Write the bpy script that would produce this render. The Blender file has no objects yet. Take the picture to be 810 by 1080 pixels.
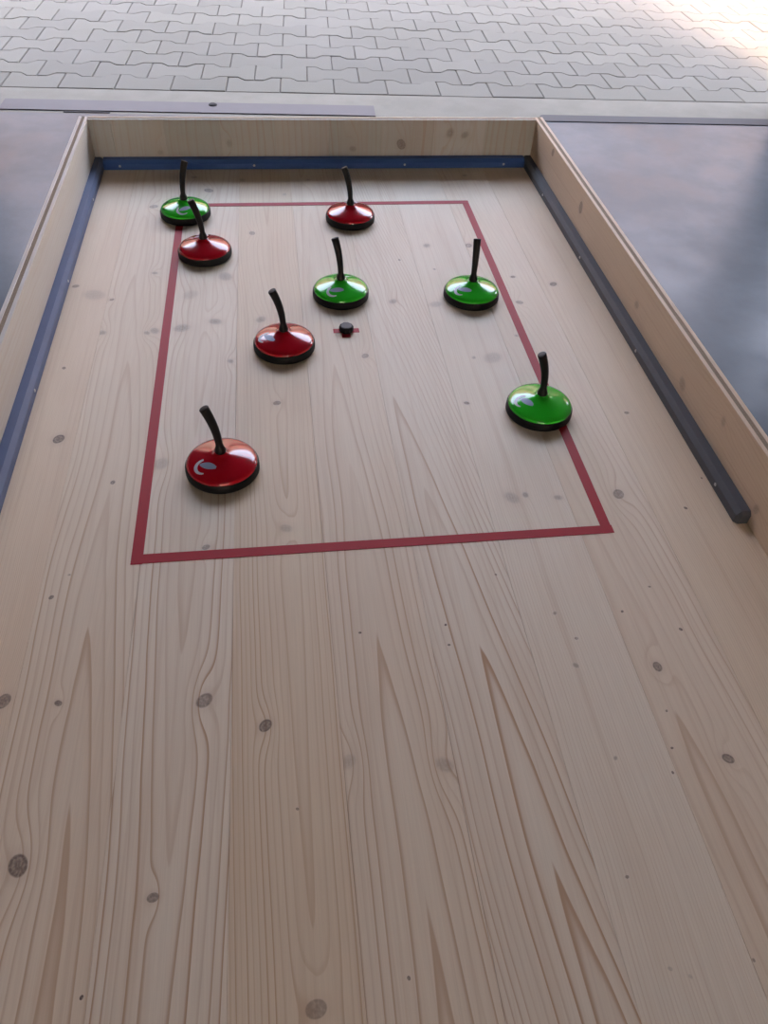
import bpy, bmesh, math, random
from mathutils import Vector, Matrix
random.seed(7)
KNOTS = [(-0.41, 0.614, 0.0034, 0.8), (-0.394, 0.648, 0.0018, 0.6), (-0.378, 0.466, 0.0041, 0.8), (-0.221, 0.454, 0.0104, 0.75), (-0.154, 0.417, 0.0077, 0.9), (-0.068, 0.367, 0.009, 0.3), (-0.387, 0.295, 0.0109, 0.9), (-0.26, 0.253, 0.0052, 0.7), (-0.313, 0.179, 0.002, 1.0), (-0.116, 0.148, 0.0089, 0.6), (-0.437, 0.474, 0.0091, 0.8), (-0.124, 0.322, 0.0018, 0.7), (-0.04, 0.528, 0.0018, 1.0), (0.065, 0.53, 0.0018, 1.0), (0.064, 0.501, 0.0018, 0.8), (0.032, 0.353, 0.0101, 0.4), (0.144, 0.602, 0.0018, 1.0), (0.204, 0.535, 0.003, 0.5), (0.22, 0.496, 0.0023, 0.6), (0.208, 0.459, 0.004, 0.5), (0.29, 0.53, 0.0024, 0.9), (0.339, 0.565, 0.0019, 0.8), (0.354, 0.497, 0.0024, 0.9), (0.305, 0.448, 0.0069, 0.8), (0.294, 0.391, 0.0018, 0.8), (0.283, 0.347, 0.0018, 0.8), (0.273, 0.32, 0.0018, 0.8), (0.217, 0.342, 0.0026, 0.5), (0.34, 0.329, 0.0068, 0.8), (0.188, 0.223, 0.0019, 0.6), (0.2, 0.143, 0.0022, 0.4), (0.216, 0.135, 0.0021, 0.3), (0.279, 0.141, 0.0018, 0.8), (-0.034, 0.162, 0.0018, 0.9), (0.195, 1.477, 0.0089, 0.5), (0.283, 1.474, 0.01, 0.6), (0.13, 1.42, 0.0038, 0.6), (0.097, 1.265, 0.0089, 0.5), (0.175, 1.251, 0.0134, 0.3), (0.347, 1.344, 0.0057, 0.7), (0.421, 1.313, 0.0086, 0.8), (0.337, 1.25, 0.0073, 0.6), (0.026, 1.094, 0.0073, 0.6), (0.176, 0.955, 0.0046, 0.7), (0.195, 1.38, 0.0038, 0.5), (0.213, 1.078, 0.0041, 0.4), (0.247, 1.076, 0.02, 0.3), (0.304, 1.14, 0.0043, 0.4), (-0.259, 1.749, 0.0105, 0.7), (-0.373, 1.671, 0.009, 0.6), (-0.163, 1.543, 0.0078, 0.6), (-0.348, 1.388, 0.0062, 0.5), (-0.214, 1.369, 0.0162, 0.5), (-0.277, 1.306, 0.0156, 0.25), (-0.287, 1.196, 0.0139, 0.5), (-0.23, 1.214, 0.0116, 0.55), (-0.333, 1.19, 0.0105, 0.5), (-0.201, 1.092, 0.0063, 0.5), (-0.149, 1.216, 0.0101, 0.5), (-0.296, 0.846, 0.0135, 0.35), (-0.36, 0.812, 0.0039, 0.8), (-0.127, 0.975, 0.006, 0.7), (-0.122, 0.705, 0.0089, 0.35), (-0.227, 0.68, 0.0055, 0.6), (-0.488, 1.346, 0.006, 0.6), (-0.45, 1.314, 0.022, 0.3), (-0.417, 1.296, 0.0042, 0.6), (-0.422, 1.189, 0.0088, 0.5), (-0.345, 1.184, 0.0064, 0.5), (-0.469, 1.089, 0.0038, 0.7), (-0.449, 0.911, 0.0096, 0.9), (0.355, 0.733, 0.0098, 0.7), (0.431, 0.913, 0.0039, 0.7), (0.443, 0.698, 0.0028, 1.0), (0.492, 0.756, 0.0022, 0.9), (0.265, 0.733, 0.0062, 0.5), (0.198, 0.738, 0.013, 0.4), (0.219, 0.742, 0.0055, 0.5), (-0.185, 1.802, 0.0097, 0.4), (-0.293, 1.819, 0.0075, 0.4), (-0.033, 1.799, 0.0066, 0.4), (0.343, 1.819, 0.007, 0.4), (-0.09, 1.725, 0.0064, 0.3)]
# board wall knots: right wall as (height, length, r, dark); back wall as (x, height, r, dark)
RWALL_KNOTS = [(.066, 1.50, .012, .6), (.088, 1.73, .009, .6), (.05, 1.15, .010, .4), (.04, .93, .012, .4), (.07, .80, .008, .3), (.03, .66, .008, .4)]
LWALL_KNOTS = [(.05, 1.03, .011, .4), (.03, .96, .008, .5), (.07, 1.45, .008, .3)]
BWALL_KNOTS = [(.195, .047, .012, .6), (.312, .073, .011, .5), (.348, .068, .010, .5), (.079, .037, .009, .45), (-.21, .05, .009, .3), (-.37, .03, .007, .3)]

S = bpy.context.scene
COL = S.collection

# ------------------------------------------------------------------ camera
cd = bpy.data.cameras.new('camera'); cam = bpy.data.objects.new('camera', cd); COL.objects.link(cam)
Rr = Vector((0.99155516, -0.12182238, 0.04447097))
Ru = Vector((0.05768998, 0.72145975, 0.69004905))
Rf = Vector((0.11614743, 0.68165617, -0.72239507))
M = Matrix((Rr, Ru, -Rf)).transposed().to_4x4(); M.translation = Vector((-0.11027, 0, 0.76789))
cam.matrix_world = M
cd.sensor_fit = 'VERTICAL'; cd.sensor_height = 24; cd.lens = 24 * 811 / 1080
cd.clip_start = .02; cd.clip_end = 200
S.camera = cam
# ------------------------------------------------------------------ sky, sun, exposure
W = bpy.data.worlds.new('sky'); S.world = W; W.use_nodes = True
wt = W.node_tree; bg = wt.nodes['Background']
sk = wt.nodes.new('ShaderNodeTexSky'); sk.sky_type = 'NISHITA'; sk.sun_disc = False
SUN_EL = math.radians(52); SUN_DX = .06
sk.sun_elevation = SUN_EL; sk.sun_rotation = math.pi; sk.dust_density = 2.5; sk.air_density = 1.0; sk.ozone_density = 1.0
wb = wt.nodes.new('ShaderNodeMix'); wb.data_type = 'RGBA'; wb.blend_type = 'MULTIPLY'; wb.inputs[0].default_value = 1; wb.inputs[7].default_value = (1.36, 1.0, .755, 1)   # daylight white balance
wt.links.new(sk.outputs[0], wb.inputs[6]); wt.links.new(wb.outputs[2], bg.inputs[0]); bg.inputs[1].default_value = .34
sd = bpy.data.lights.new('sun', 'SUN'); sun = bpy.data.objects.new('sun', sd); COL.objects.link(sun)
sd.energy = .32; sd.angle = math.radians(13); sd.color = (1, .78, .56)
sun.rotation_euler = Vector((SUN_DX, math.cos(SUN_EL), -math.sin(SUN_EL))).to_track_quat('-Z', 'Y').to_euler()
sun.location = (0, -4, 8)
vs = S.view_settings; vs.view_transform = 'Standard'; vs.look = 'None'; vs.gamma = 1; vs.use_curve_mapping = False
vs.exposure = 3.72

FLOOR = -0.334

# ------------------------------------------------------------------ helpers
def link(o, parent=None):
    COL.objects.link(o)
    if parent: o.parent = parent
    return o
def obj(name, bm, mat, parent=None, smooth=False, loc=None):
    me = bpy.data.meshes.new(name)
    bmesh.ops.recalc_face_normals(bm, faces=bm.faces)
    bm.to_mesh(me); bm.free()
    if mat: me.materials.append(mat)
    if smooth:
        for p in me.polygons: p.use_smooth = True
    o = bpy.data.objects.new(name, me)
    if loc: o.location = loc
    return link(o, parent)
def thing(name, label, cat, loc=(0, 0, 0), group=None):
    o = bpy.data.objects.new(name, None); o.empty_display_size = .05; o.location = loc; link(o)
    o['label'] = label; o['category'] = cat
    if group: o['group'] = group
    return o
def struct(o):
    o['kind'] = 'structure'; return o
def add_box(bm, x0, x1, y0, y1, z0, z1, bev=0):
    vs_ = [bm.verts.new((x, y, z)) for x in (x0, x1) for y in (y0, y1) for z in (z0, z1)]
    fs = [(0, 1, 3, 2), (4, 6, 7, 5), (0, 4, 5, 1), (2, 3, 7, 6), (0, 2, 6, 4), (1, 5, 7, 3)]
    F = [bm.faces.new([vs_[i] for i in f]) for f in fs]
    if bev:
        E = {e for f in F for e in f.edges}
        bmesh.ops.bevel(bm, geom=list(E), offset=bev, segments=1, affect='EDGES')
    return F
def box(name, x0, x1, y0, y1, z0, z1, mat, parent=None, bev=0, uv=None):
    """box whose origin is its base centre; uv maps a board-space point to metres for the wood grain"""
    bm = bmesh.new(); add_box(bm, x0, x1, y0, y1, z0, z1, bev)
    if uv:
        l = bm.loops.layers.uv.new('grain')
        for f in bm.faces:
            for lp in f.loops: lp[l].uv = uv(lp.vert.co)
    c = Vector(((x0 + x1) / 2, (y0 + y1) / 2, z0))
    bmesh.ops.translate(bm, verts=bm.verts, vec=-c)
    return obj(name, bm, mat, parent, loc=c)
def lathe(bm, prof, n=64):
    rings = []
    for r, z in prof:
        rings.append([bm.verts.new((r * math.cos(2 * math.pi * i / n), r * math.sin(2 * math.pi * i / n), z)) for i in range(n)] if r > 1e-6 else [bm.verts.new((0, 0, z))])
    for a, b in zip(rings, rings[1:]):
        for i in range(n):
            j = (i + 1) % n
            if len(a) == 1: bm.faces.new((a[0], b[i], b[j]))
            elif len(b) == 1: bm.faces.new((a[i], a[j], b[0]))
            else: bm.faces.new((a[i], a[j], b[j], b[i]))
def srgb(r, g, b):
    f = lambda c: (c / 255 / 12.92) if c <= 10.3 else ((c / 255 + .055) / 1.055) ** 2.4
    return (f(r), f(g), f(b), 1)

class NT:
    def __init__(s, name):
        s.m = bpy.data.materials.new(name); s.m.use_nodes = True; s.t = s.m.node_tree
        s.b = s.t.nodes['Principled BSDF']
    def n(s, typ, **kw):
        x = s.t.nodes.new(typ)
        for k, v in kw.items(): setattr(x, k, v)
        return x
    def put(s, sock, v):
        if hasattr(v, 'is_output'): s.t.links.new(v, sock)
        else: sock.default_value = v
    def math(s, op, a, b=0., c=None, clamp=False):
        x = s.n('ShaderNodeMath', operation=op, use_clamp=clamp)
        s.put(x.inputs[0], a); s.put(x.inputs[1], b)
        if c is not None: s.put(x.inputs[2], c)
        return x.outputs[0]
    def smooth(s, v, a, b, lo=0., hi=1.):
        x = s.n('ShaderNodeMapRange', interpolation_type='SMOOTHSTEP')
        s.put(x.inputs[0], v)
        for i, q in enumerate((a, b, lo, hi)): s.put(x.inputs[i + 1], q)
        return x.outputs[0]
    def vec(s, x, y, z=0.):
        c = s.n('ShaderNodeCombineXYZ'); s.put(c.inputs[0], x); s.put(c.inputs[1], y); s.put(c.inputs[2], z); return c.outputs[0]
    def noise(s, v, scale=1., detail=2., rough=.5):
        x = s.n('ShaderNodeTexNoise'); s.put(x.inputs['Vector'], v); x.inputs['Scale'].default_value = scale
        x.inputs['Detail'].default_value = detail; x.inputs['Roughness'].default_value = rough
        return x.outputs[0]
    def mix(s, f, a, b, mode='MIX'):
        x = s.n('ShaderNodeMix', data_type='RGBA', blend_type=mode); s.put(x.inputs[0], f); s.put(x.inputs[6], a); s.put(x.inputs[7], b)
        return x.outputs[2]
    def set(s, **kw):
        for k, v in kw.items(): s.put(s.b.inputs[k.replace('_', ' ')], v)
        return s.m
    def bump(s, h, strength=.3, dist=.001):
        x = s.n('ShaderNodeBump'); x.inputs['Strength'].default_value = strength; x.inputs['Distance'].default_value = dist
        s.put(x.inputs['Height'], h); s.put(s.b.inputs['Normal'], x.outputs[0])

WOOD_LIGHT = srgb(221, 204, 183); WOOD_LATE = srgb(164, 116, 70); KNOT_DARK = srgb(100, 84, 77)
def wood(name, knots, xc, A, m, width=.117, light=WOOD_LIGHT, late=WOOD_LATE, seed=0., strength=.62, swap=False, power=1.25, wob=1.0, tilt=0., tip=0.):
    """spruce: growth rings are the level lines of a field F; knots push the rings aside"""
    t = NT(name)
    uv = t.n('ShaderNodeUVMap', uv_map='grain'); sp = t.n('ShaderNodeSeparateXYZ'); t.put(sp.inputs[0], uv.outputs[0])
    x, y = (sp.outputs[1], sp.outputs[0]) if swap else (sp.outputs[0], sp.outputs[1])
    n1 = t.math('SUBTRACT', t.noise(t.vec(t.math('MULTIPLY', x, 4.), t.math('MULTIPLY', y, 2.2), seed), 1., 1.), .5)
    n2 = t.math('SUBTRACT', t.noise(t.vec(t.math('MULTIPLY', x, 26.), t.math('MULTIPLY', y, 3.5), seed + 3), 1., 2.), .5)
    n3 = t.math('SUBTRACT', t.noise(t.vec(seed * 1.7, t.math('MULTIPLY', y, 2.6), 0.), 1., 1.), .5)
    cx = t.math('ADD', t.math('MULTIPLY', n3, .05 * wob), xc)
    if tilt: cx = t.math('ADD', cx, t.math('MULTIPLY', t.math('SUBTRACT', tip, y), tilt))
    ax = t.math('DIVIDE', t.math('ABSOLUTE', t.math('SUBTRACT', x, cx)), width)
    F = t.math('MULTIPLY', t.math('POWER', t.math('ADD', ax, .0001), power), A)
    F = t.math('ADD', F, t.math('MULTIPLY_ADD', y, m, .93 - m * tip))
    F = t.math('ADD', F, t.math('MULTIPLY', n1, 2.2 * wob)); F = t.math('ADD', F, t.math('MULTIPLY', n2, 1.1 * wob))
    core = halo = None
    for i, (kx, ky, kr, kd) in enumerate(knots):
        if swap: kx, ky = kx, ky
        dx = t.math('SUBTRACT', x, kx); dy = t.math('SUBTRACT', y, ky)
        if kr > .004:
            g = t.math('ADD', t.math('POWER', t.math('DIVIDE', dx, kr * 1.7), 2.), t.math('POWER', t.math('DIVIDE', dy, kr * 4.), 2.))
            F = t.math('ADD', F, t.math('MULTIPLY', t.math('EXPONENT', t.math('MULTIPLY', g, -1.)), 1.6 if kr > .006 else .9))
        ang = (i * 2.4 + seed) % 3.14; c_, s_ = math.cos(ang), math.sin(ang)
        u = t.math('ADD', t.math('MULTIPLY', dx, c_), t.math('MULTIPLY', dy, s_)); v = t.math('SUBTRACT', t.math('MULTIPLY', dy, c_), t.math('MULTIPLY', dx, s_))
        d = t.math('SQRT', t.math('ADD', t.math('POWER', t.math('DIVIDE', u, kr), 2.), t.math('POWER', t.math('DIVIDE', v, kr * .78), 2.)))
        d = t.math('ADD', d, t.math('MULTIPLY', n2, .5))
        soft = .9 if kd > .55 else .45
        a = t.math('MULTIPLY', t.smooth(d, 1.12 if kd > .55 else 1.3, soft), kd)
        if kr > .006:
            ringy = t.math('MULTIPLY_ADD', t.math('SINE', t.math('MULTIPLY_ADD', d, 9., t.math('MULTIPLY', n2, 6.))), .08, .90)
            a = t.math('MULTIPLY', a, ringy)
        core = a if core is None else t.math('MAXIMUM', core, a)
        if kr > .004:
            h = t.math('MULTIPLY', t.smooth(d, 2.3, 1.0), .22 * kd)
            halo = h if halo is None else t.math('MAXIMUM', halo, h)
    if core is not None:
        mot = t.noise(t.vec(t.math('MULTIPLY', x, 420.), t.math('MULTIPLY', y, 300.), seed), 1., 3.)
        core = t.math('MULTIPLY', core, t.smooth(mot, .25, .62, .62, 1.0))
    fr = t.math('FRACT', F)
    late_m = t.math('MULTIPLY', t.math('MULTIPLY_ADD', t.smooth(fr, .66, .92), .82, t.math('MULTIPLY', t.smooth(fr, .25, .9), .18)), t.smooth(fr, 1.0, .94))
    wn = t.n('ShaderNodeTexWhiteNoise', noise_dimensions='1D'); t.put(wn.inputs['W'], t.math('ADD', t.math('FLOOR', F), seed))
    late_m = t.math('MULTIPLY', late_m, t.math('MULTIPLY_ADD', wn.outputs[0], .75, .25))
    fib = t.noise(t.vec(t.math('MULTIPLY', x, 900.), t.math('MULTIPLY', y, 14.), seed), 1., 2.)
    fib2 = t.noise(t.vec(t.math('MULTIPLY', x, 160.), t.math('MULTIPLY', y, 1.6), seed + 9), 1., 3.)
    blot = t.noise(t.vec(t.math('MULTIPLY', x, 14.), t.math('MULTIPLY', y, 3.), seed + 5), 1., 2.)
    c = t.mix(t.math('MULTIPLY', late_m, t.smooth(y, .55, 1.05, strength * 1.0, strength * .45)), light, late)  # rings fade towards the far end, painting in overexposure and blur
    c = t.mix(t.smooth(fib2, .5, .75, 0., .30), c, t.mix(.5, light, late))
    c = t.mix(t.smooth(blot, .42, .70, 0., .16), c, srgb(196, 168, 138))
    c = t.mix(t.smooth(fib, .3, .7, .0, .09), c, srgb(150, 128, 112))
    if halo is not None: c = t.mix(halo, c, srgb(176, 150, 130))
    if core is not None: c = t.mix(core, c, KNOT_DARK)
    t.set(Base_Color=c, Roughness=t.math('MULTIPLY_ADD', fib, .12, .46))
    t.b.inputs['Specular IOR Level'].default_value = .35
    t.bump(t.math('ADD', fib, t.math('MULTIPLY', late_m, -.6)), .12, .0006)
    return t.m
def plain(name, col, rough=.5, metal=0., var=.06, vscale=60., spec=.4, coat=0.):
    t = NT(name); tc = t.n('ShaderNodeTexCoord')
    n = t.noise(tc.outputs['Object'], vscale, 3.)
    dark = tuple(c * (1 - 2.2 * var) for c in col[:3]) + (1,)
    t.set(Base_Color=t.mix(n, dark, tuple(min(1, c * (1 + var)) for c in col[:3]) + (1,)), Roughness=t.math('MULTIPLY_ADD', n, .08, rough), Metallic=metal, Coat_Weight=coat)
    t.b.inputs['Specular IOR Level'].default_value = spec; t.b.inputs['Coat Roughness'].default_value = .06
    return t.m

# ------------------------------------------------------------------ materials of the place
def concrete(name, a, b, rough0, rough1, sc=1.3, bump=.1, spec=.4):
    t = NT(name); tc = t.n('ShaderNodeTexCoord'); P = tc.outputs['Object']
    n = t.noise(P, sc, 5., .6); n2 = t.noise(P, sc * 5, 4., .6); n3 = t.noise(P, 220., 2.)
    c = t.mix(t.smooth(n, .32, .68), a, b)
    c = t.mix(t.smooth(n2, .45, .75, 0, .35), c, b); c = t.mix(t.smooth(n3, .35, .7, 0, .12), c, srgb(90, 88, 86))
    t.set(Base_Color=c, Roughness=t.smooth(n2, .3, .7, rough0, rough1)); t.bump(n3, bump, .001); t.b.inputs['Specular IOR Level'].default_value = spec
    return t.m
M_floor = concrete('polished_concrete', srgb(102, 112, 121), srgb(78, 86, 93), .28, .40, spec=.22)
M_apron = concrete('brushed_concrete', srgb(134, 131, 121), srgb(124, 121, 112), .7, .85, 2.)
M_wallpaint = plain('wall_paint', srgb(112, 112, 112), .8, var=.03, vscale=6)
M_ceil = plain('ceiling_paint', srgb(98, 98, 98), .9, var=.03, vscale=6)
M_white = plain('white_enamel', srgb(220, 220, 220), .4)
M_sand = concrete('joint_sand', srgb(104, 98, 94), srgb(92, 87, 83), .9, .95, 8.)
M_steel = plain('strip_steel', srgb(112, 108, 110), .7, 0., .06, 14)
M_dark_steel = plain('dark_strip_steel', srgb(78, 77, 80), .7, 0., .06, 14)
M_slot = plain('slot_rubber', srgb(48, 46, 48), .8)
def paver_mat():
    t = NT('paver_concrete'); tc = t.n('ShaderNodeTexCoord'); oi = t.n('ShaderNodeObjectInfo')
    n = t.noise(tc.outputs['Object'], 260., 3.); g = t.n('ShaderNodeNewGeometry'); n2 = t.noise(g.outputs['Position'], 1.7, 3.)
    c = t.mix(oi.outputs['Random'], srgb(121, 119, 110), srgb(111, 109, 101))
    c = t.mix(t.smooth(n, .3, .75, 0, .3), c, srgb(92, 89, 87)); c = t.mix(t.smooth(n2, .4, .7, 0, .25), c, srgb(126, 123, 120))
    t.set(Base_Color=c, Roughness=.85); t.bump(n, .25, .0015); return t.m
M_paver = paver_mat()

# ------------------------------------------------------------------ building shell
TH = -.045                                            # the threshold runs slightly askew to the game board
O0 = Vector((0, 3.415, FLOOR))
def yard_pt(x, y): return O0 + Vector((x * math.cos(TH) - y * math.sin(TH), x * math.sin(TH) + y * math.cos(TH), 0))
def yard_box(name, x0, x1, y0, y1, z0, z1, mat, parent=None, bev=0):
    o = box(name, x0, x1, y0, y1, z0, z1, mat, parent, bev)
    c = yard_pt((x0 + x1) / 2, (y0 + y1) / 2); o.location = (c.x, c.y, FLOOR + z0); o.rotation_euler = (0, 0, TH); return o
bm = bmesh.new()
p = [(-4.2, -4.2), (2.33, -4.2), yard_pt(2.33, -.27).xy, yard_pt(-4.3, -.27).xy]
vv = [bm.verts.new((q[0], q[1], FLOOR)) for q in p] + [bm.verts.new((q[0], q[1], FLOOR - .12)) for q in p]
bm.faces.new(vv[:4]); bm.faces.new(vv[4:][::-1])
for i in range(4): bm.faces.new((vv[i], vv[i + 4], vv[(i + 1) % 4 + 4], vv[(i + 1) % 4]))
floor = struct(obj('floor', bm, M_floor))
struct(yard_box('concrete_apron', -7, 7, -.27, -.004, -.12, -.001, M_apron))
TOPZ = 4.6
struct(box('wall_left', -4.2, -4, -4, 3.3, FLOOR, TOPZ, M_wallpaint))
# right wall with an open window hole near its far end
for y0, y1, z0, z1 in ((-4, 2.45, FLOOR, TOPZ), (3.2, 3.3, FLOOR, TOPZ), (2.45, 3.2, 1.05, TOPZ), (2.45, 3.2, FLOOR, .15)):
    struct(box('wall_right', 2.06, 2.32, y0, y1, z0, z1, M_wallpaint))
struct(box('sky_glow_blocker', 3.4, 9, -8, 3.0, FLOOR, 4.6, M_wallpaint))  # unseen block added to cut the sky glow on the right of the yard
# back wall with two open window holes, added for low fill light from behind
for i, (x0, x1, z0, z1) in enumerate(((-4.2, -.85, FLOOR, TOPZ), (-.35, .35, .35, 1.15), (.85, 2.16, FLOOR, TOPZ), (-.85, .85, FLOOR, .35), (-.85, .85, 1.15, TOPZ))):
    struct(box('wall_back', x0, x1, -4.2, -4, z0, z1, M_wallpaint))
for i, x in enumerate((-.6, .6)):
    wf = struct(box('window_%d' % (i + 1), x - .25, x + .25, -4.13, -4.07, .35, .39, M_white))
    for nm, bx in (('window_frame', (-.25, -.21, 0, 1.0)), ('window_frame', (.21, .25, 0, .8)), ('window_frame', (-.21, .21, .76, .8))):
        f = box(nm, bx[0], bx[1], -.03, .03, bx[2], bx[3], M_white, wf)
struct(box('ceiling', -4.2, 2.32, -4.2, 3.42, TOPZ, TOPZ + .15, M_ceil))
LINTEL = 2.35
struct(box('wall_front', -4.2, 2.32, 3.32, 3.42, LINTEL, TOPZ, M_wallpaint))       # half-raised gate and the wall above it
struct(box('wall_gate_pier', -4.2, -1.3, 3.22, 3.42, FLOOR, LINTEL, M_wallpaint))
SHADE_SLAB_Y, SHADE_SLAB_Z = 5.8, 4.6
struct(box('sky_shade_slab', -14, 7, 3.32, SHADE_SLAB_Y, SHADE_SLAB_Z, SHADE_SLAB_Z + .12, M_ceil))  # unseen slab added to hold overhead sky light off the yard
# threshold strips let into the apron
def rounded_strip(name, x0, x1, y0, y1, mat, round_left, round_right):
    bm = bmesh.new(); pts = []
    r = (y1 - y0) * .3
    def corner(cx, cy, a0): return [(cx + r * math.cos(math.radians(a0 + 22.5 * k)), cy + r * math.sin(math.radians(a0 + 22.5 * k))) for k in range(5)]
    pts += corner(x0 + r, y0 + r, 180) if round_left else [(x0, y0)]
    pts += corner(x1 - r, y0 + r, 270) if round_right else [(x1, y0)]
    pts += corner(x1 - r, y1 - r, 0) if round_right else [(x1, y1)]
    pts += corner(x0 + r, y1 - r, 90) if round_left else [(x0, y1)]
    f = bm.faces.new([bm.verts.new((q[0], q[1], 0)) for q in pts])
    e = bmesh.ops.extrude_face_region(bm, geom=[f]); bmesh.ops.translate(bm, verts=[v for v in e['geom'] if isinstance(v, bmesh.types.BMVert)], vec=(0, 0, .004))
    o = obj(name, bm, mat); o.location = (O0.x, O0.y, FLOOR - .001); o.rotation_euler = (0, 0, TH); return struct(o)
trim_1 = rounded_strip('trim_1', -1.11, .305, -.245, -.138, M_steel, False, False)
trim_2 = rounded_strip('trim_2', .965, 2.0, -.266, -.20, M_dark_steel, True, False)
trim_1['label'] = 'pale grey steel threshold strip behind the back wall of the board, left of center'
trim_2['label'] = 'dark grey threshold strip with a rounded end, right of the board'
yard_box('slot', -.87, -.70, -.262, -.250, -.0005, .0015, M_slot, None); sl = bpy.data.objects['slot']; sl['kind'] = 'structure'
bm = bmesh.new(); lathe(bm, [(0, 0), (.016, 0), (.016, .003), (.010, .006), (0, .006)], 16)
o = obj('bolt_head', bm, M_slot, trim_1); o.location = (-.325, -.165, .004)

# ------------------------------------------------------------------ paved yard: bone-shaped interlocking pavers, row by row
PW, PP, GAP = .2205, .157, .0032
def paver_bm(bm, ox=0, oy=0, oz=0, straight=False):
    a = .018; h = PP / 2 - GAP / 2; w = PW / 2 - GAP / 2
    xs = [-w, -.072, -.042, .042, .072, w]; off = [a, a, -a, -a, a, a]
    top = [(x, h + o_) for x, o_ in zip(xs, off)]; out = [(x, -h if straight else -y) for x, y in top] + top[::-1]
    def ring(s, z):
        return [bm.verts.new((ox + x - math.copysign(s, x), oy + y - math.copysign(s, y), oz + z)) for x, y in out]
    r0, r1, r2 = ring(0, -.02), ring(0, -.0025), ring(.0025, 0)
    for A_, B_ in ((r0, r1), (r1, r2)):
        for i in range(12): bm.faces.new((A_[i], A_[(i + 1) % 12], B_[(i + 1) % 12], B_[i]))
    for i in range(5): bm.faces.new((r2[i], r2[i + 1], r2[10 - i], r2[11 - i]))
yard = struct(yard_box('paved_yard', -9, 10, 0, 9, -.10, -.007, M_sand))
yard['label'] = 'yard paved with pale bone-shaped concrete pavers beyond the threshold'
bm = bmesh.new(); paver_bm(bm); pm = bpy.data.meshes.new('paver'); bmesh.ops.recalc_face_normals(bm, faces=bm.faces); bm.to_mesh(pm); bm.free(); pm.materials.append(M_paver)
bm = bmesh.new(); paver_bm(bm, straight=True); pe = bpy.data.meshes.new('edge_paver'); bmesh.ops.recalc_face_normals(bm, faces=bm.faces); bm.to_mesh(pe); bm.free(); pe.materials.append(M_paver)
rest = bmesh.new(); cnt = 0
yc = yard_pt(.5, 4.5)
Yi = Matrix.Translation((-.5, -4.5, .10 + FLOOR - FLOOR))
for r in range(56):
    for k in range(-40, 46):
        x = -.067 + PW * (k + .5) + (PW / 2 if r % 2 else 0); y = .084 + PP * r
        near = r < 11 and -1.32 - .02 * r < x < 2.12 + .075 * r
        jz = random.uniform(-.0012, .0012)
        if near and cnt < 296:
            cnt += 1
            o = bpy.data.objects.new('paver', pm if r else pe); link(o, yard); o.location = (x - .5, y - 4.5, .0985 + jz); o.rotation_euler = (random.uniform(-.004, .004), random.uniform(-.004, .004), random.uniform(-.006, .006))
        elif abs(x - .5) < 7:
            paver_bm(rest, x - .5, y - 4.5, .0985 + jz)
o = obj('paver_field', rest, M_paver, yard); o['kind'] = 'stuff'

# far side of the yard: sunlit outbuilding with a dark roof, seen only as a reflection in floor and varnish
M_facade = plain('facade_render', srgb(88, 87, 86), .9, var=.04, vscale=2); M_roof = plain('roof_tile', srgb(84, 66, 60), .8, var=.1, vscale=10)
bm = bmesh.new(); add_box(bm, -14, 14, 12.2, 18, FLOOR, 3.2)
struct(obj('wall_opposite', bm, M_facade))
bm = bmesh.new()
q = [(-14.5, 11.7, 3.2), (14.5, 11.7, 3.2), (14.5, 15, 7.0), (-14.5, 15, 7.0), (14.5, 18.4, 3.2), (-14.5, 18.4, 3.2)]
q = [bm.verts.new(v) for v in q]
bm.faces.new((q[0], q[1], q[2], q[3])); bm.faces.new((q[3], q[2], q[4], q[5])); bm.faces.new((q[1], q[4], q[2])); bm.faces.new((q[0], q[3], q[5])); bm.faces.new((q[0], q[5], q[4], q[1]))
struct(obj('roof_opposite', bm, M_roof))
bm = bmesh.new(); add_box(bm, -20, 20, 12.4, 40, FLOOR - .3, FLOOR - .1); struct(obj('ground', bm, M_sand))

# ------------------------------------------------------------------ ceiling lamps behind the camera
def lamp_mat():
    t = NT('lamp_diffuser'); t.set(Base_Color=(.9, .9, .9, 1), Emission_Color=(1, .97, .94, 1), Emission_Strength=2.4); return t.m
M_lamp = lamp_mat()
for lx in (-.35, .45):
    L = struct(box('ceiling_light', lx - .16, lx + .16, -2.6, -1.2, 2.70, 2.78, M_white, bev=.01))
    L['label'] = 'white batten lamp on the ceiling behind the camera'
    d = box('diffuser', lx - .08, lx + .08, -2.0, -1.8, 2.69, 2.701, M_lamp); d.parent = L; d.location = (0, 0, -.01)
    for ry in (-2.2, -1.6):
        r_ = box('hanger', -.01, .01, -.01, .01, 0, TOPZ - 2.77, M_white, L); r_.location = (0, ry + 1.9, .075)

# ------------------------------------------------------------------ the game board
HW, RW, RH, WH, WT = .5, .019, .0205, .102, .0203
Y0, YB = -.25, 1.862                                 # near end, front of the back rail
XI, YI = HW + RW, YB + .0235                        # inner faces of the walls
XO = XI + WT; YO = YI + WT
board = thing('game_board', 'long pale spruce target game board with low walls and bumper rails', 'game board', (0, .8, FLOOR))
bl = Matrix.Translation((0, -.8, -FLOOR))
def bpart(name, *a, parent=None, **k):
    o = box(name, *a, **k)
    o.parent = parent or board
    base = Vector((0, .8, FLOOR)) if parent is None else Vector((0, .8, FLOOR)) + parent.location
    o.location = o.location - base; return o
edges = [-XO, -.425, -.308, -.191, -.074, .043, .160, .277, .394, XO]
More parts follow.
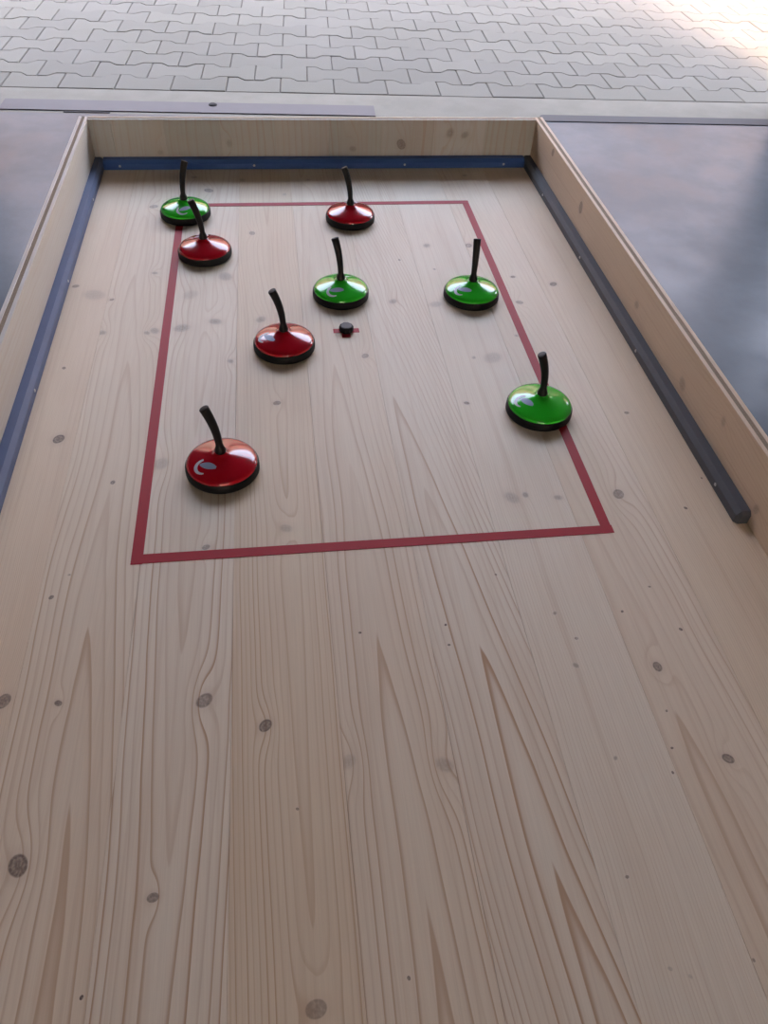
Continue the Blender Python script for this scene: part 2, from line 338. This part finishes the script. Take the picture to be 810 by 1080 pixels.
#           xc      A    m    strength light tint
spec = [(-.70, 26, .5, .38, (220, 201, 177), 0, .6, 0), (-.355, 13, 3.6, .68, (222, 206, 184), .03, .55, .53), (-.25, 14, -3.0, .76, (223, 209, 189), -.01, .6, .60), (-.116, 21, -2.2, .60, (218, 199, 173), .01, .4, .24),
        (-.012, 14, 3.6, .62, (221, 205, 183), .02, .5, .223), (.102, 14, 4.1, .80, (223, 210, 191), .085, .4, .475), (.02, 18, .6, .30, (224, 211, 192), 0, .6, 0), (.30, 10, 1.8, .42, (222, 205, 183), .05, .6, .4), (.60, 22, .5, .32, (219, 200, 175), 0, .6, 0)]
for i, (a, b) in enumerate(zip(edges, edges[1:])):
    kn = [k for k in KNOTS if a < k[0] < b]
    xc, A, m, st, tint, tilt, wob, tip = spec[i]
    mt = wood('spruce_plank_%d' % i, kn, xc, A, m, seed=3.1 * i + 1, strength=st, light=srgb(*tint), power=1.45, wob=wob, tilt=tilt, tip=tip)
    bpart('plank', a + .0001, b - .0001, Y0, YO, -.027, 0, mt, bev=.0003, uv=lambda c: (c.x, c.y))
M_wR = wood('spruce_wall_right', [(.1 - 0 + 0 * k[0] + (k[0] - .1), k[1], k[2], k[3]) for k in RWALL_KNOTS], .16, 14, 1.0, seed=41, strength=.30, light=srgb(218, 196, 172))
M_wL = wood('spruce_wall_left', LWALL_KNOTS, .02, 10, 2.0, seed=53, strength=.32, light=srgb(204, 197, 189))
M_core = plain('spruce_end_grain', srgb(150, 132, 112), .8, var=.12, vscale=300); M_edge = plain('spruce_edge', srgb(220, 206, 186), .7, var=.05, vscale=160)
lay = WT / 3
for s, mw in ((-1, M_wL), (1, M_wR)):
    def xr(a, b): return (s * a, s * b) if s > 0 else (-b, -a)
    x0, x1 = xr(XI + lay, XI + 2 * lay)
    c = bpart('side_wall', x0, x1, Y0, YO, 0, WH - .0006, M_core)
    for a in (XI, XI + 2 * lay):
        x0, x1 = xr(a, a + lay)
        o = bpart('face_layer', x0, x1, Y0, YO, 0, WH, mw, parent=c, bev=.0004, uv=lambda co: (co.z + .35 * (co.x - XI) + .0, co.y))
# back wall: grain upright, made of narrow upright staves
c = bpart('back_wall', -XI, XI, YI + lay, YI + 2 * lay, 0, WH - .0006, M_core)
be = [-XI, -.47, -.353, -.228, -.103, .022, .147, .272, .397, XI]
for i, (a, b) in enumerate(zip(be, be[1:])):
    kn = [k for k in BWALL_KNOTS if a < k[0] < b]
    tint = [(178, 182, 184), (183, 187, 188), (176, 180, 180), (181, 185, 186), (185, 188, 190), (175, 179, 179), (180, 183, 184), (190, 193, 195), (178, 181, 180)][i]  # tints greyed and cooled to put the bluish fill light into the wood
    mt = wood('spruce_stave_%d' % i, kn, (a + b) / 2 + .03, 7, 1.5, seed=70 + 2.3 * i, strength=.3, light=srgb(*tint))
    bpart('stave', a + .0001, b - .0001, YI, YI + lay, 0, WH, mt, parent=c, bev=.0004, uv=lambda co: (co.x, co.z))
o = bpart('face_layer', -XI, XI, YI + 2 * lay, YO, 0, WH, M_edge, parent=c, bev=.0004, uv=lambda co: (co.z, co.x))
# bumper rails
M_rail = {'l': plain('rail_grey_sky_tint', srgb(84, 98, 132), .42, var=.08, vscale=30), 'r': plain('rail_dark_grey', srgb(84, 87, 94), .5, var=.08, vscale=30), 'b': plain('rail_blue_sky_tint', srgb(50, 84, 148), .45, var=.06, vscale=30)}  # left and back rails have sky reflection mixed into their blue
M_screw = plain('screw_steel', srgb(205, 205, 208), .3, .9)
def rail(x_in, sgn, y0, y1, mat):
    """bar of near-square section; the upper inner edge carries a wide chamfer"""
    sec = [(0, 0), (0, RH * .62), (RW * .30, RH), (RW, RH), (RW, 0)]
    bm = bmesh.new(); rings = []
    for y, ins in ((y0, .005), (y0 + .005, 0), (y1, 0)):
        rings.append([bm.verts.new((sgn * (max(u, ins) if u < RW * .5 else u), y, w - (ins if w == RH else 0))) for u, w in sec])
    n = 5
    for A_, B_ in zip(rings, rings[1:]):
        for i in range(n): bm.faces.new((A_[i], A_[(i + 1) % n], B_[(i + 1) % n], B_[i]))
    bm.faces.new(rings[0]); bm.faces.new(rings[-1][::-1])
    o = obj('bumper_rail', bm, mat, board); o.location = (x_in, -.8, -FLOOR); return o
r_l = rail(-HW, -1, .60, YI - .0005, M_rail['l']); r_r = rail(HW, 1, .662, YI - .0005, M_rail['r'])
bm = bmesh.new()
sec = [(0, 0), (0, RH * .62), (.006, RH), (.0232, RH), (.0232, 0)]
A_ = [bm.verts.new((-HW + .0003, u, w)) for u, w in sec]; B_ = [bm.verts.new((HW - .0003, u, w)) for u, w in sec]
for i in range(5): bm.faces.new((A_[i], A_[(i + 1) % 5], B_[(i + 1) % 5], B_[i]))
bm.faces.new(A_); bm.faces.new(B_[::-1])
r_b = obj('bumper_rail', bm, M_rail['b'], board); r_b.location = (0, YB - .8, -FLOOR)
r_b['label'] = 'blue bumper rail'; r_l['label'] = 'blue-grey bumper rail'; r_r['label'] = 'dark grey bumper rail'
bm = bmesh.new(); lathe(bm, [(0, .0012), (.0018, .0010), (.0028, 0), (.0028, -.001), (0, -.001)], 12)
sm = bpy.data.meshes.new('screw'); bm.to_mesh(sm); bm.free(); sm.materials.append(M_screw)
def screw(par, loc, rot):
    o = bpy.data.objects.new('screw', sm); link(o, par); o.location = loc; o.rotation_euler = rot
for x in (-.463, -.156, .203, .448): screw(r_b, (x, 0, .0085), (math.radians(90), 0, 0))
for y in (1.69, 1.40, 1.069, .733): screw(r_r, (0, y, .0085), (0, math.radians(-90), 0))
for y in (1.69, 1.35, 1.02, .68): screw(r_l, (0, y, .0085), (0, math.radians(90), 0))
# connecting block outside the right wall, trestle legs under the bed
bpart('connecting_block', XO, XO + .06, .38, .728, -.027, WH - .001, M_wR, bev=.001, uv=lambda co: (co.z + .3 + co.x, co.y))
for y in (-.1, .85, 1.78):
    bpart('cross_beam', -XO, XO, y - .03, y + .03, -.087, -.027, M_edge, bev=.002)
    for s in (-1, 1): bpart('leg', s * .46 - .03, s * .46 + .03, y - .03, y + .03, FLOOR, -.087, M_edge, bev=.002)

# ------------------------------------------------------------------ red tape marking
M_tape = plain('red_tape', srgb(160, 24, 38), .5, var=.05, vscale=120, spec=.25)
TWd, TZ = .0148, .0004
RL, RR, RB, RT = -.3207, .3232, .6598, 1.6829
mk = thing('court_marking', 'large rectangle of red adhesive tape stuck on the pale wooden board', 'marking', (0, 1.17, 0))
def strip(par, pts, z1=TZ, base=(0, 1.17, 0)):
    bm = bmesh.new()
    lo = [bm.verts.new((x - base[0], y - base[1], 0.0001)) for x, y in pts]; hi = [bm.verts.new((x - base[0], y - base[1], z1)) for x, y in pts]
    bm.faces.new(hi); bm.faces.new(lo[::-1])
    for i in range(4): bm.faces.new((lo[i], lo[(i + 1) % 4], hi[(i + 1) % 4], hi[i]))
    return obj('tape_strip', bm, M_tape, par)
def rect(x0, x1, y0, y1): return [(x0, y0), (x1, y0), (x1, y1), (x0, y1)]
strip(mk, [(RL, RB - .001), (RR + .001, RB + .0005), (RR + .001, RB + TWd), (RL, RB + TWd - .0005)], .0006)
strip(mk, rect(RL - .001, RR, RT - TWd, RT), .0006)
strip(mk, rect(RL, RL + TWd, RB - .002, RT)); strip(mk, rect(RR - TWd, RR, RB + .0005, RT))
ctr = thing('center_mark', 'small cross of red tape under the black target puck', 'marking', (0, 1.172, 0))
strip(ctr, rect(-.0225, .0235, 1.1655, 1.1785), TZ, (0, 1.172, 0)); strip(ctr, rect(-.0085, .0070, 1.151, 1.190), .0006, (0, 1.172, 0))

# ------------------------------------------------------------------ target puck
M_rubber = plain('black_rubber', srgb(14, 14, 17), .5, var=.08, vscale=200, spec=.22); M_handle = plain('black_handle', srgb(11, 11, 13), .42, var=.06, vscale=200, spec=.25)
puck = thing('target_puck', 'small black target puck standing on the tape cross at the center of the red rectangle', 'puck', (.0005, 1.1715, .0006))
bm = bmesh.new(); lathe(bm, [(0, 0), (.0118, 0), (.0128, .0012), (.0128, .0085), (.0112, .0102), (0, .0102)], 10)
obj('puck_body', bm, M_rubber, puck)
M_pucktop = plain('grey_rubber', srgb(66, 62, 64), .5)  # puck top in a lighter grey than the body
bm = bmesh.new(); lathe(bm, [(0, 0), (.0098, 0), (.0096, .0008), (0, .0008)], 10); o = obj('top_disc', bm, M_pucktop, puck); o.location = (0, 0, .0101)

# ------------------------------------------------------------------ curling stones
R = .0522
DOME = [(.0502, .0146), (.0504, .0156), (.0502, .0166), (.0495, .0179), (.0482, .0193), (.0464, .0206), (.0440, .0218), (.0405, .0231), (.0350, .0248), (.0290, .0266), (.0230, .0283), (.0180, .0297), (.0140, .0310), (.0115, .0323), (.0098, .0338), (.0086, .0352), (.0078, .0356), (0, .0356)]
def zdome(r):
    for (r1, z1), (r0, z0) in zip(DOME[1:], DOME[2:]):
        if r0 <= r <= r1: return z0 + (z1 - z0) * (r - r0) / (r1 - r0)
    return DOME[-1][1]
def mesh_of(name, bm, mat, smooth=True):
    me = bpy.data.meshes.new(name); bmesh.ops.recalc_face_normals(bm, faces=bm.faces); bm.to_mesh(me); bm.free(); me.materials.append(mat)
    if smooth:
        for p_ in me.polygons: p_.use_smooth = True
    return me
def gloss(name, col):
    t = NT(name); tc = t.n('ShaderNodeTexCoord'); n = t.noise(tc.outputs['Object'], 90., 3.)
    t.set(Base_Color=t.mix(n, col, tuple(c * .9 for c in col[:3]) + (1,)), Roughness=t.math('MULTIPLY_ADD', n, .10, .10)); t.b.inputs['Coat Weight'].default_value = .6; t.b.inputs['Coat Roughness'].default_value = .05
    return t.m
M_red = gloss('red_lacquer', srgb(164, 12, 30)); M_green = gloss('green_lacquer', srgb(44, 182, 42))
domes = {}
for k, m_ in (('red', M_red), ('green', M_green)):
    bm = bmesh.new(); lathe(bm, DOME, 72); domes[k] = mesh_of('dome_' + k, bm, m_)
bm = bmesh.new(); lathe(bm, [(0, 0), (.0485, 0), (.0505, .0008), (R, .0028), (R + .0003, .0070), (R, .0125), (.0512, .0148), (.0500, .0156), (.0480, .0150), (0, .0150)], 72)
ring_me = mesh_of('rubber_ring', bm, M_rubber)
def handle_mesh(lean):
    bm = bmesh.new(); n = 16; rings = []
    prof = [(0, .0080), (.02, .0080), (.05, .0079), (.09, .0072), (.13, .0060), (.17, .0051)]
    prof += [(t_, .0050 + .0019 * ((t_ - .17) / .83) ** .9) for t_ in [.17 + .83 * i / 14 for i in range(1, 15)]]
    prof += [(1.008, .0064), (1.012, .0056), (1.013, 0)]
    z0, z1 = .0352, .1090
    for t_, r in prof:
        q = min(t_, 1.0); cx_ = lean * (1.0 * q ** 2.3); tx = lean * 2.3 * q ** 1.3; T = Vector((tx, 0, z1 - z0)).normalized()
        c_ = Vector((cx_, 0, z0 + (z1 - z0) * q)) + T * max(0, t_ - 1) * (z1 - z0)
        U = Vector((0, 1, 0)); V = T.cross(U)
        rings.append([bm.verts.new(c_ + r * (math.cos(2 * math.pi * i / n) * U + math.sin(2 * math.pi * i / n) * V)) for i in range(n)] if r > 0 else [bm.verts.new(c_)])
    for A_, B_ in zip(rings, rings[1:]):
        for i in range(n):
            j = (i + 1) % n
            if len(B_) == 1: bm.faces.new((A_[i], A_[j], B_[0]))
            else: bm.faces.new((A_[i], A_[j], B_[j], B_[i]))
    bm.faces.new(rings[0][::-1])
    return mesh_of('handle', bm, M_handle)
handle_me = handle_mesh(.0150)
M_emb = plain('emblem_silver', srgb(190, 188, 198), .35, .1); M_emb2 = plain('emblem_slate', srgb(138, 147, 172), .35, .1)
def on_dome(u, v, rot, r0=.031):
    c_, s_ = math.cos(rot), math.sin(rot); x = r0 + u * c_ - v * s_; y = u * s_ + v * c_
    return Vector((x, y, zdome(math.hypot(x, y)) + .00025))
def strip_mesh(name, pairs, mat, rot):
    bm = bmesh.new(); P = []
    for (u0, v0), (u1, v1) in pairs: P.append([bm.verts.new(on_dome(u0 + (u1 - u0) * k / 3, v0 + (v1 - v0) * k / 3, rot)) for k in range(4)])
    for a, b in zip(P, P[1:]):
        for k in range(3):
            try: bm.faces.new((a[k], b[k], b[k + 1], a[k + 1]))
            except ValueError: pass
    me = mesh_of(name, bm, mat); 
    if me.polygons and sum(p_.normal.z for p_ in me.polygons) < 0: me.flip_normals()
    return me
def arc(cx_, cy_, r, a0, a1, w, n=14):
    out = []
    for i in range(n + 1):
        t_ = i / n; a = math.radians(a0 + (a1 - a0) * t_); ww = w * (.25 + .75 * math.sin(math.pi * min(1, t_ * .75 + .2)))
        out.append(((cx_ + (r + ww / 2) * math.cos(a), cy_ + (r + ww / 2) * math.sin(a)), (cx_ + (r - ww / 2) * math.cos(a), cy_ + (r - ww / 2) * math.sin(a))))
    return out
def leaf(x0, y0, x1, y1, w, n=10):
    out = []; d = Vector((x1 - x0, y1 - y0)); nrm = Vector((-d.y, d.x)).normalized()
    for i in range(n + 1):
        t_ = i / n; c_ = Vector((x0, y0)) + d * t_; ww = w * (math.sin(math.pi * (t_ * .86 + .06)) ** .8)
        out.append((tuple(c_ + nrm * ww / 2), tuple(c_ - nrm * ww / 2)))
    return out
ROT = math.radians(140)
emb_arc = strip_mesh('emblem', arc(.001, 0, .0118, 95, 268, .0050), M_emb, ROT)
emb_leaf = strip_mesh('emblem_leaf', leaf(-.0050, .0050, .0180, -.0050, .0105), M_emb2, ROT)
STONES = [  # colour, x, y, handle azimuth, emblem azimuth, label
    ('red', -.2078, .8263, 162, -141, 'large red curling stone nearest the camera, inside the lower left rectangle corner'),
    ('green', .2862, .9250, 179, -172, 'bright green curling stone sitting on the right tape line, nearest of the green ones'),
    ('red', -.1099, 1.1258, 180, -168, 'red curling stone just left of the small black puck'),
    ('green', .0005, 1.2885, 132, -120, 'green curling stone directly behind the small black puck'),
    ('green', .2468, 1.2728, 84, -143, 'green curling stone with an upright handle just inside the right tape line'),
    ('red', .0465, 1.5951, 151, 80, 'red curling stone farthest back, just in front of the far tape line'),
    ('green', -.3019, 1.6258, 40, -93, 'green curling stone on the far left corner of the red rectangle'),
    ('red', -.2553, 1.4543, 169, 100, 'red curling stone in front of the farthest green one, beside the left tape line')]
for colr, x, y, ha, ea, lab in STONES:
    t = thing('curling_stone', lab, 'curling stone', (x, y, .0007 if abs(x - .2862) < .001 or x < -.30 else .0001), 'red and green curling stones on the board')
    for nm, me, rz in (('rubber_ring', ring_me, 0), ('dome', domes[colr], 0), ('handle', handle_me, ha), ('emblem', emb_arc, ea)):
        o = bpy.data.objects.new(nm, me); link(o, t); o.rotation_euler = (0, 0, math.radians(rz))
        if nm == 'emblem':
            l = bpy.data.objects.new('emblem_leaf', emb_leaf); link(l, o)
